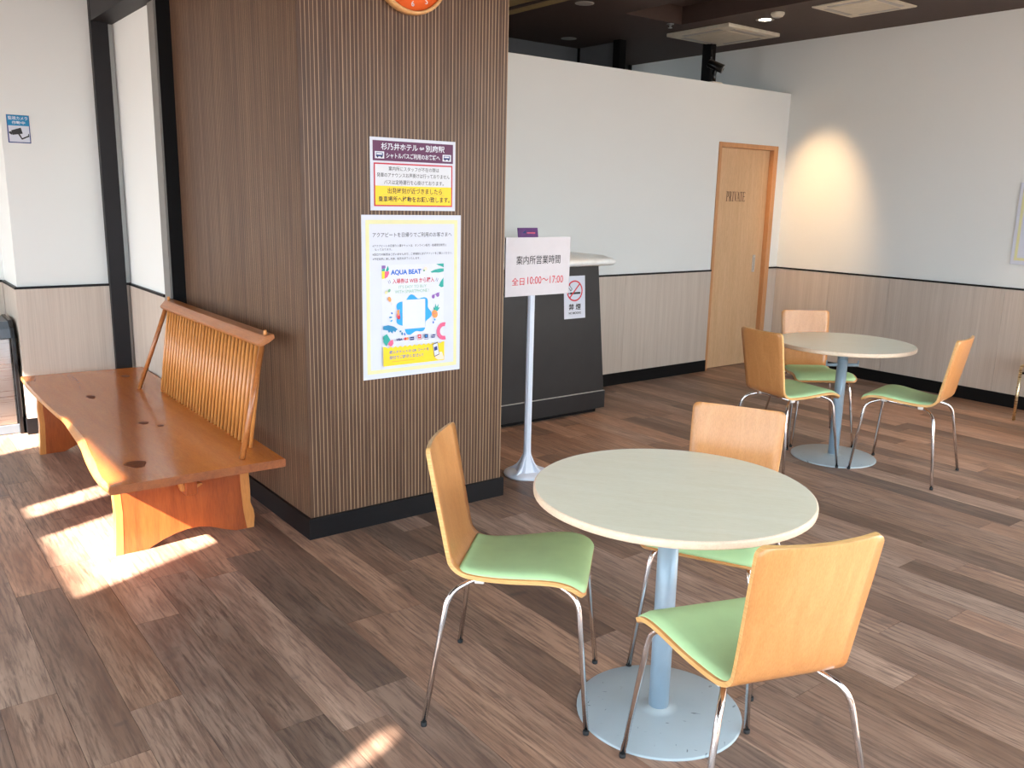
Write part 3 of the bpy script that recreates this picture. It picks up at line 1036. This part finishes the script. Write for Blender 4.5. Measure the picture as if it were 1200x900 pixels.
m.flat([(-d.x + n_.x, .190 - d.y + n_.y), (d.x + n_.x, .190 + d.y + n_.y), (d.x - n_.x, .190 + d.y - n_.y), (-d.x - n_.x, .190 - d.y - n_.y)], -.0029, 'ink_red')
m.build('ban_circle', ns)
lettering('禁 煙', -.055, .055, .058, .102, 'ink_black', -.0024, ns, .02)
lettering('NO SMOKING', -.055, .055, .030, .046, 'ink_black', -.0024, ns, .02)

# ------------------------------------------------------------------ sign stand
st = tag(empty('sign_stand', (2.862, 3.57, 0)), 'white pole sign stand showing opening hours beside the ribbed pillar', 'sign stand')
MB().lathe([(.124, 0), (.128, .006), (.124, .016), (.105, .022), (.02, .026)], 'stand_white', 40).build('base', st)
for k in range(4):
    a = R(20 + 90 * k)
    fin = [(.016, .13), (.016, .024), (.112, .022), (.095, .030), (.066, .050), (.044, .078), (.028, .108)]
    m = MB().prism(fin, -.006, .006, 'stand_white')
    m.v = [(x * math.cos(a) - y * math.sin(a), x * math.sin(a) + y * math.cos(a), z) for x, y, z in m.v]
    m.build('fin', st)
MB().lathe([(.062, .024), (.045, .06), (.026, .10), (.021, .13), (.020, .18), (.020, 1.28)], 'stand_white', 8, smooth=False).build('pole', st)
MB().box(-.197, .236, -.030, -.022, .995, 1.297, 'paper_grey').build('board', st, bevel=.001)
MB().box(-.197, .236, -.0305, -.0215, .995, .999, 'paper_grey').box(-.197, .236, -.0305, -.0215, 1.293, 1.297, 'paper_grey') \
    .box(-.197, -.193, -.0305, -.0215, .999, 1.293, 'paper_grey').box(.232, .236, -.0305, -.0215, .999, 1.293, 'paper_grey').build('board_frame', st)
lettering('案内所営業時間', -.128, .168, 1.158, 1.204, 'ink_black', -.0312, st, .006)
lettering('全日', -.155, -.073, 1.052, 1.092, 'ink_red', -.0312, st, .006)
lettering('10:00～17:00', -.052, .192, 1.055, 1.094, 'ink_red', -.0312, st, .0)

# ------------------------------------------------------------------ posters on the pillar
class Sheet:
    """a flat sheet on a wall plane facing -Y; (u right, v down) 0..1"""
    def __init__(self, name, label, cat, x0, x1, z0, z1, y, mat='paper'):
        self.w, self.h = x1 - x0, z1 - z0
        self.o = tag(empty(name, ((x0 + x1) / 2, y, z0)), label, cat)
        MB().box(-self.w / 2, self.w / 2, -.0015, 0, 0, self.h, mat).build('sheet', self.o)
        self.k = 0
    def p(self, u, v):
        return ((u - .5) * self.w, (1 - v) * self.h)
    def lay(self):
        self.k += 1
        return -.0018 - .00012 * self.k
    def poly(self, pts, mat, name='print_block'):
        return MB().flat([self.p(*q) for q in pts], self.lay(), mat).build(name, self.o)
    def rect(self, u0, u1, v0, v1, mat, name='print_block'):
        return self.poly([(u0, v1), (u1, v1), (u1, v0), (u0, v0)], mat, name)
    def frame(self, u0, u1, v0, v1, t, mat, name='border'):
        tu, tv = t / self.w, t / self.h
        y = self.lay()
        m = MB()
        for a, b, c, d_ in ((u0, u1, v0, v0 + tv), (u0, u1, v1 - tv, v1), (u0, u0 + tu, v0 + tv, v1 - tv), (u1 - tu, u1, v0 + tv, v1 - tv)):
            m.flat([self.p(a, d_), self.p(b, d_), self.p(b, c), self.p(a, c)], y, mat)
        return m.build(name, self.o)
    def text(self, s, u0, u1, v0, v1, mat, bold=0.0):
        a, b = self.p(u0, v1), self.p(u1, v0)
        return lettering(s, a[0], b[0], a[1], b[1], mat, self.lay(), self.o, bold)
    def ell(self, u, v, ru, rv, mat, name='illustration', n=20, rot=0):
        c = self.p(u, v)
        return disc(c, ru * self.w, self.lay(), mat, n, rv * self.h, rot).build(name, self.o)
    def shapes(self, items, name='illustration'):
        """several polygons / ellipses forming one picture: one mesh"""
        m = MB()
        for it in items:
            y = self.lay()
            if it[0] == 'p':
                m.flat([self.p(*q) for q in it[1]], y, it[2])
            else:
                _, u, v, ru, rv, mt = it[:6]
                rot = it[6] if len(it) > 6 else 0
                d_ = disc(self.p(u, v), ru * self.w, y, mt, 16, rv * self.h, rot)
                m.flat([(a, c) for a, b, c in d_.v], y, mt)
        return m.build(name, self.o)

s1 = Sheet('bus_notice', 'laminated purple and yellow shuttle bus notice on the ribbed pillar', 'notice', 1.812, 2.246, 1.430, 1.736, PY0 - .0005)
s1.rect(.03, .970, .043, .317, 'ink_purple')
s1.text('杉乃井ホテル', .124, .545, .072, .168, 'ink_white', .018)
s1.text('⇔', .560, .625, .100, .150, 'ink_white', .02)
s1.text('別府駅', .635, .865, .072, .168, 'ink_white', .018)
s1.text('シャトルバスご利用のお客様へ', .179, .809, .203, .280, 'ink_white', .02)
for u in (.053, .840):
    s1.shapes([('p', [(u, .287), (u + .104, .287), (u + .104, .191), (u, .191)], 'ink_white'),
               ('p', [(u + .012, .262), (u + .088, .262), (u + .092, .235), (u + .088, .207), (u + .014, .207)], 'ink_navy'),
               ('p', [(u + .020, .236), (u + .080, .236), (u + .080, .215), (u + .020, .215)], 'ink_grey'),
               ('e', u + .030, .264, .009, .013, 'ink_black'), ('e', u + .074, .264, .009, .013, 'ink_black')], 'bus_icon')
s1.rect(.038, .961, .345, .942, 'ink_crimson')
s1.rect(.052, .947, .365, .658, 'ink_grey')
s1.rect(.052, .947, .658, .922, 'ink_yellow')
s1.text('案内所にスタッフが不在の際は', .203, .795, .390, .450, 'ink_black', .006)
s1.text('発車のアナウンスお声掛けは行っておりません', .070, .926, .478, .540, 'ink_black', .006)
s1.text('バスは定時運行を心掛けております。', .151, .852, .575, .638, 'ink_black', .006)
s1.text('出発時刻が近づきましたら', .191, .833, .684, .765, 'ink_black', .012)
s1.text('乗車場所へ移動をお願い致します。', .084, .928, .800, .884, 'ink_black', .015)
s1.rect(.14, .86, .778, .783, 'ink_orange', 'underline')
s1.rect(.08, .38, .897, .902, 'ink_orange', 'underline')

s2 = Sheet('ticket_poster', 'large white ticket poster with yellow border on the ribbed pillar', 'poster', 1.767, 2.279, .687, 1.411, PY0 - .0005)
s2.frame(.037, .963, .030, .968, .017, 'ink_frame')
s2.text('アクアビートを日帰りでご利用のお客さまへ', .103, .902, .104, .133, 'ink_black', .004)
s2.text('※アクアビートの日帰り入場チケットは、オンライン販売・数量限定販売と', .101, .846, .176, .192, 'ink_black')
s2.text('なっております。', .122, .289, .199, .212, 'ink_black')
s2.text('※窓口での販売はございませんので、ご来場前に必ずチケットをご購入ください。', .100, .909, .227, .243, 'ink_black')
s2.text('※予定枚数に達し次第、販売を終了いたします。', .100, .571, .255, .270, 'ink_black')
s2.rect(.186, .818, .300, .924, 'ink_white')
s2.text('AQUA BEAT', .274, .581, .330, .366, 'ink_blue', .045)
s2.text('入場券は WEB から購入', .290, .718, .384, .416, 'ink_crimson', .02)
s2.text("IT'S EASY TO BUY", .353, .636, .428, .446, 'ink_green')
s2.text('WITH SMARTPHONE !', .314, .662, .456, .476, 'ink_green')
for uu, sg in ((.245, 1), (.755, -1)):
    s2.shapes([('p', [(uu, .395), (uu + .004, .395), (uu + .012 * sg + .004, .415), (uu + .012 * sg, .415)], 'ink_navy'),
               ('p', [(uu + .014 * sg, .390), (uu + .014 * sg + .004, .390), (uu + .024 * sg + .004, .410), (uu + .024 * sg, .410)], 'ink_navy')], 'accent_mark')
blob = []
for i in range(72):
    a = 2 * math.pi * i / 72
    k = 1 + .11 * math.cos(7 * a + .6) + .04 * math.sin(3 * a)
    blob.append((.502 + .172 * k * math.cos(a), .612 - .118 * k * math.sin(a)))
s2.poly(blob, 'ink_sky', 'splash')
s2.rect(.388, .621, .519, .702, 'ink_white', 'blank_square')
# beach ball, leaves, sunglasses, pineapple, ring, palm, melon, ice, drink
s2.shapes([('p', [(.186, .302), (.222, .302), (.222, .318), (.186, .325)], 'ink_violet'), ('p', [(.222, .335), (.245, .303), (.256, .325), (.245, .340)], 'ink_teal'),
           ('p', [(.186, .330), (.215, .338), (.215, .378), (.195, .384), (.186, .380)], 'ink_yellow'), ('p', [(.215, .338), (.256, .338), (.256, .352), (.240, .372), (.212, .382)], 'ink_pink'),
           ('p', [(.186, .326), (.216, .318), (.216, .336), (.186, .336)], 'ink_teal')], 'beach_ball')
s2.shapes([('p', [(.735, .303), (.815, .300), (.815, .326), (.790, .318), (.760, .312)], 'ink_teal'), ('p', [(.675, .350), (.720, .338), (.770, .332), (.815, .332), (.815, .352), (.76, .358), (.72, .356), (.69, .357)], 'ink_teal'),
           ('p', [(.764, .440), (.782, .415), (.812, .390), (.814, .448), (.79, .452)], 'ink_teal')], 'leaves')
s2.shapes([('e', .705, .508, .016, .013, 'ink_violet'), ('e', .752, .498, .018, .014, 'ink_violet'), ('p', [(.695, .500), (.77, .482), (.772, .487), (.697, .505)], 'ink_violet')], 'sunglasses')
s2.shapes([('p', [(.715, .600), (.708, .575), (.722, .582), (.728, .552), (.740, .575), (.762, .556), (.756, .580), (.776, .580), (.750, .602)], 'ink_teal'), ('e', .722, .620, .030, .026, 'ink_orange', .3),
           ('p', [(.70, .618), (.745, .612), (.745, .615), (.70, .621)], 'ink_pink')], 'pineapple')
rg = ring((0, 0), .55, 1, 0, 'ink_pink', 20, R(75), R(285))
cu, cv = .818, .735
s2.shapes([('p', [(cu + a * .078, cv - c * .057) for a, b, c in rg.v[4 * i:4 * i + 4]], 'ink_pink') for i in range(20)], 'swim_ring')
s2.shapes([('p', [(.19, .672), (.24, .668), (.30, .680), (.335, .700), (.32, .703), (.31, .716), (.29, .705), (.28, .722), (.26, .708), (.245, .716), (.235, .70), (.19, .695)], 'ink_cyan'),
           ('p', [(.19, .735), (.225, .722), (.25, .75), (.262, .765), (.235, .78), (.22, .80), (.19, .77)], 'ink_teal')], 'palm_leaf')
s2.shapes([('p', [(.236, .786), (.25, .768), (.284, .760), (.290, .785), (.275, .800), (.255, .802)], 'ink_pink')], 'melon')
s2.shapes([('e', .255, .508, .015, .017, 'ink_orange', .4), ('p', [(.268, .523), (.274, .521), (.284, .543), (.278, .545)], 'ink_skin')], 'ice_pop')
s2.shapes([('e', .252, .455, .016, .008, 'ink_green', 1.0), ('e', .222, .466, .014, .010, 'ink_frame')], 'flower')
s2.shapes([('e', .620, .330, .018, .012, 'ink_skin'), ('e', .604, .340, .010, .006, 'ink_green', .6)], 'flower')
s2.shapes([('e', .340, .612, .018, .018, 'ink_pink'), ('p', [(.326, .58), (.352, .575), (.350, .608), (.332, .612)], 'ink_orange'), ('e', .345, .625, .014, .012, 'ink_red')], 'drink')
s2.shapes([('e', .262, .620, .016, .005, 'ink_cyan'), ('e', .275, .595, .010, .005, 'ink_blue', -.8), ('e', .270, .642, .012, .005, 'ink_sky', .7),
           ('e', .715, .655, .010, .006, 'ink_sky', -.6), ('e', .700, .672, .007, .008, 'ink_blue'), ('e', .375, .728, .008, .010, 'ink_cyan'), ('e', .402, .732, .006, .010, 'ink_blue', .4), ('e', .36, .712, .010, .005, 'ink_cyan', .5)], 'water_drops')
yl = [(.186, .924), (.818, .924), (.818, .800)]
for i in range(25):
    u = .818 - (.818 - .186) * (i + 1) / 26
    yl.append((u, .806 + (.007 if i % 2 else -.003)))
yl.append((.186, .800))
s2.poly(yl, 'ink_yellow', 'banner')
s2.text('VISA', .315, .378, .755, .771, 'ink_navy', .05)
s2.shapes([('e', .408, .762, .013, .009, 'ink_red'), ('e', .428, .762, .013, .009, 'ink_orange')], 'card_logo')
s2.shapes([('p', [(.455, .774), (.497, .774), (.497, .753), (.455, .753)], 'ink_navy'), ('p', [(.460, .765), (.492, .765), (.492, .762), (.460, .762)], 'ink_white')], 'card_logo')
s2.shapes([('p', [(.535, .767), (.570, .767), (.570, .742), (.535, .742)], 'ink_red'), ('p', [(.545, .758), (.560, .758), (.560, .749), (.545, .749)], 'ink_white'), ('p', [(.530, .776), (.575, .776), (.575, .773), (.530, .773)], 'ink_red')], 'card_logo')
s2.shapes([('p', [(.606, .768), (.642, .768), (.642, .743), (.606, .743)], 'ink_navy'), ('p', [(.614, .760), (.632, .760), (.628, .750), (.614, .750)], 'ink_sky'), ('p', [(.602, .777), (.648, .777), (.648, .774), (.602, .774)], 'ink_navy')], 'card_logo')
s2.shapes([('p', [(.678, .771), (.712, .771), (.722, .749), (.688, .749)], 'ink_navy'), ('p', [(.686, .762), (.714, .762), (.716, .758), (.688, .758)], 'ink_white')], 'card_logo')
s2.text('購入チケットの QR コードを', .246, .652, .829, .851, 'ink_blue', .01)
s2.text('受付でご提示ください！', .245, .590, .861, .884, 'ink_blue', .01)
s2.rect(.27, .50, .897, .900, 'ink_orange', 'underline')
s2.shapes([('p', [(.705, .880), (.73, .866), (.790, .868), (.812, .905), (.812, .918), (.75, .918), (.72, .905)], 'ink_skin'),
           ('p', [(.690, .812), (.745, .800), (.762, .884), (.708, .896)], 'ink_black'), ('p', [(.694, .816), (.742, .806), (.757, .880), (.711, .891)], 'ink_white'),
           ('p', [(.704, .833), (.738, .827), (.742, .852), (.709, .857)], 'ink_navy')], 'phone_in_hand')

# security camera sticker on the nook wall
s3 = Sheet('security_sticker', 'small blue and white surveillance camera sticker on the white pier wall', 'sticker', .820, .937, 1.744, 1.901, YN - .0005, 'ink_navy')
s3.rect(.02, .98, .01, .385, 'ink_cyan')
s3.rect(.05, .96, .385, .965, 'paper')
s3.text('監視カメラ', .07, .93, .05, .18, 'ink_white', .02)
s3.text('作動中', .22, .80, .215, .335, 'ink_white', .02)
s3.shapes([('p', [(.20, .72), (.66, .66), (.60, .46), (.58, .45), (.16, .56)], 'ink_black'), ('p', [(.06, .66), (.17, .72), (.20, .66), (.16, .60), (.07, .60)], 'ink_black'),
           ('p', [(.45, .68), (.53, .68), (.62, .82), (.90, .72), (.90, .66), (.94, .66), (.94, .78), (.90, .77), (.60, .88)], 'ink_black')], 'camera_pictogram')

# clock on the pillar
ck = tag(empty('wall_clock', (2.005, PY0, 2.415)), 'round wall clock with orange face and wooden rim on the ribbed pillar', 'clock')
MB().lathe([(.165, -.001), (.175, -.004), (.176, -.036), (.172, -.043), (.166, -.045), (.162, -.043), (.161, -.036)], 'clock_wood', 56, axis='y', cap=False).build('rim', ck)
MB().lathe([(.163, -.004), (.163, -.034), (.0005, -.0345)], 'clock_orange', 56, axis='y', cap=False).build('face', ck)
for nn in range(1, 13):
    a = R(90 - 30 * nn)
    x, z = .133 * math.cos(a), .133 * math.sin(a)
    w = .007 if nn < 10 else .012
    lettering(str(nn), x - w, x + w, z - .011, z + .011, 'ink_white', -.0352, ck, .01, 'numeral')
for ang, ln, wd in ((R(60), .075, .006), (R(-20), .105, .004)):
    c_, s_ = math.cos(ang), math.sin(ang)
    MB().prism([(-wd * s_ - .015 * c_, wd * c_ - .015 * s_), (wd * s_ - .015 * c_, -wd * c_ - .015 * s_), (ln * c_ + .002 * s_, ln * s_ - .002 * c_), (ln * c_ - .002 * s_, ln * s_ + .002 * c_)],
               -.0385, -.037, 'ink_white').build('hand', ck)

# framed notice at the right wall
fp = tag(empty('framed_notice', (XR - .001, 2.735, 1.085)), 'white framed notice hanging on the long white wall above the panels', 'notice')
MB().box(-.012, 0, -.21, .21, 0, .60, 'paper').build('frame', fp, bevel=.002)
MB().box(-.0135, -.0115, -.185, .185, .03, .57, 'ink_frame').build('print', fp)
MB().box(-.0142, -.0130, -.165, .165, .05, .55, 'paper').build('print_field', fp)

# ------------------------------------------------------------------ waste bin
wbn = tag(empty('waste_bin', (.585, 6.10, 0)), 'stainless steel waste bin with black edges beside the white pier', 'waste bin')
MB().box(-.17, .17, -.15, .17, .0, .06, 'bin_grey').build('base', wbn, bevel=.006)
MB().box(-.17, .15, -.15, .16, .06, .60, 'stainless').build('body', wbn, bevel=.01)
for sx in (-.17, .15):
    out = [(-.172, .0), (-.172, .60), (-.155, .66), (-.10, .70), (.165, .705), (.165, .0)]
    MB().prism(out, sx, sx + .024, 'black_gloss', None, 'yz').build('side_panel', wbn, bevel=.004)
MB().prism([(-.168, .60), (-.152, .655), (-.098, .692), (.16, .698), (.16, .60)], -.146, .150, 'bin_grey', None, 'yz').build('lid', wbn)

# ------------------------------------------------------------------ ceiling fittings
def cassette(label, x0, x1, y0, y1, drop):
    r = tag(empty('air_conditioner', ((x0 + x1) / 2, (y0 + y1) / 2, CEIL)), label, 'air conditioner', 'ceiling air conditioners')
    w, d_ = (x1 - x0) / 2, (y1 - y0) / 2
    MB().box(-w, w, -d_, d_, -drop, 0, 'vent_cream').build('panel', r, bevel=.006)
    MB().box(-w * .62, w * .62, -d_ * .62, d_ * .62, -drop - .004, -drop, 'vent_cream').build('grille', r, bevel=.002)
    for a, b, c, e in ((-w * .6, w * .6, -d_ * .86, -d_ * .72), (-w * .6, w * .6, d_ * .72, d_ * .86), (-w * .86, -w * .72, -d_ * .6, d_ * .6), (w * .72, w * .86, -d_ * .6, d_ * .6)):
        MB().box(a, b, c, e, -drop - .003, -drop, 'lamp_grey').build('louvre', r)
cassette('square cream ceiling air conditioner above the partition wall', 5.90, 6.58, 4.89, 5.57, .03)
cassette('square cream ceiling air conditioner beside the long white wall', 5.86, 6.38, 3.57, 4.10, .012)

def downlight(x, y, label, lit=True, power=60, angle=75, blend=.5, aim=None):
    r = tag(empty('downlight', (x, y, CEIL)), label, 'downlight', 'recessed ceiling downlights')
    MB().lathe([(.045, -.001), (.070, -.004), (.072, .0), (.045, .0)], 'lamp_grey', 28, cap=False).build('trim_ring', r)
    MB().lathe([(.0005, -.0012), (.046, -.0012)], 'lamp_glow' if lit else 'lamp_grey', 28, cap=False).build('lens', r)
    if lit:
        l = bpy.data.lights.new('downlight_lamp', 'SPOT')
        l.energy = power; l.color = (1.0, .64, .34); l.spot_size = R(angle); l.spot_blend = blend; l.shadow_soft_size = .04
        lo = bpy.data.objects.new('downlight_lamp', l)
        COL.objects.link(lo); lo.parent = r; lo.location = (0, 0, -.012)
        if aim:
            lo.rotation_euler = (Vector(aim) - Vector((x, y, CEIL))).to_track_quat('-Z', 'Y').to_euler()
downlight(6.02, 4.63, 'small lit warm downlight between the two ceiling air conditioners', True, 190, 42, 1.0, (7.0, 4.63, 1.45))
downlight(4.58, 5.17, 'unlit grey downlight over the partition wall', False)
downlight(5.45, 6.35, 'unlit grey downlight over the rear space', False)
downlight(3.70, 3.80, 'warm downlight over the floor before the reception counter', True, 75, 54, 1.0)
downlight(6.15, 2.55, 'warm downlight over the floor between the gold-framed chair and a table', True, 110, 62, 1.0)
sm = tag(empty('smoke_detector', (5.87, 4.40, CEIL)), 'small cream smoke detector on the dark ceiling', 'smoke detector')
MB().lathe([(.05, 0), (.052, -.012), (.04, -.03), (.02, -.034)], 'vent_cream', 24).build('housing', sm)
MB().lathe([(.022, -.034), (.022, -.038), (.0, -.039)], 'lamp_grey', 20, cap=False).build('sensor', sm)
sp = tag(empty('sprinkler', (5.61, 5.26, CEIL)), 'small metal sprinkler head below the dark ceiling', 'sprinkler')
MB().lathe([(.03, 0), (.028, -.006), (.008, -.008), (.008, -.03)], 'satin_steel', 16).build('fitting', sp)
MB().lathe([(.018, -.03), (.018, -.033)], 'satin_steel', 16).build('deflector', sp)

# security camera on the partition
sc = tag(empty('security_camera', (5.985, YP + .05, 2.47)), 'black security camera with antenna on top of the partition', 'security camera')
MB().box(-.05, .07, -.035, .035, 0, .012, 'vent_cream').build('foot_plate', sc)
MB().tube(fillet([(0, 0, .01), (0, 0, .085), (.01, -.01, .12)], .02), .018, 'black_gloss', 10).build('stem', sc)
hd = MB()
ax = Vector((.45, -.72, -.38)).normalized()
c0 = Vector((.0, .0, .145))
hd.tube([c0 - ax * .06, c0 - ax * .055, c0 + ax * .06, c0 + ax * .075], .034, 'black_gloss', 16, rs=[.028, .034, .036, .038])
hd_o = hd.build('camera_body', sc)
MB().tube([c0 + ax * .0755, c0 + ax * .078], .028, 'lamp_grey', 16).build('lens_face', hd_o)
MB().tube([c0 + ax * .079, c0 + ax * .081], .012, 'black_gloss', 12).build('lens', hd_o)
MB().tube([(-.035, .01, .15), (-.035, .01, .27)], .005, 'black_gloss', 8).build('antenna', sc)
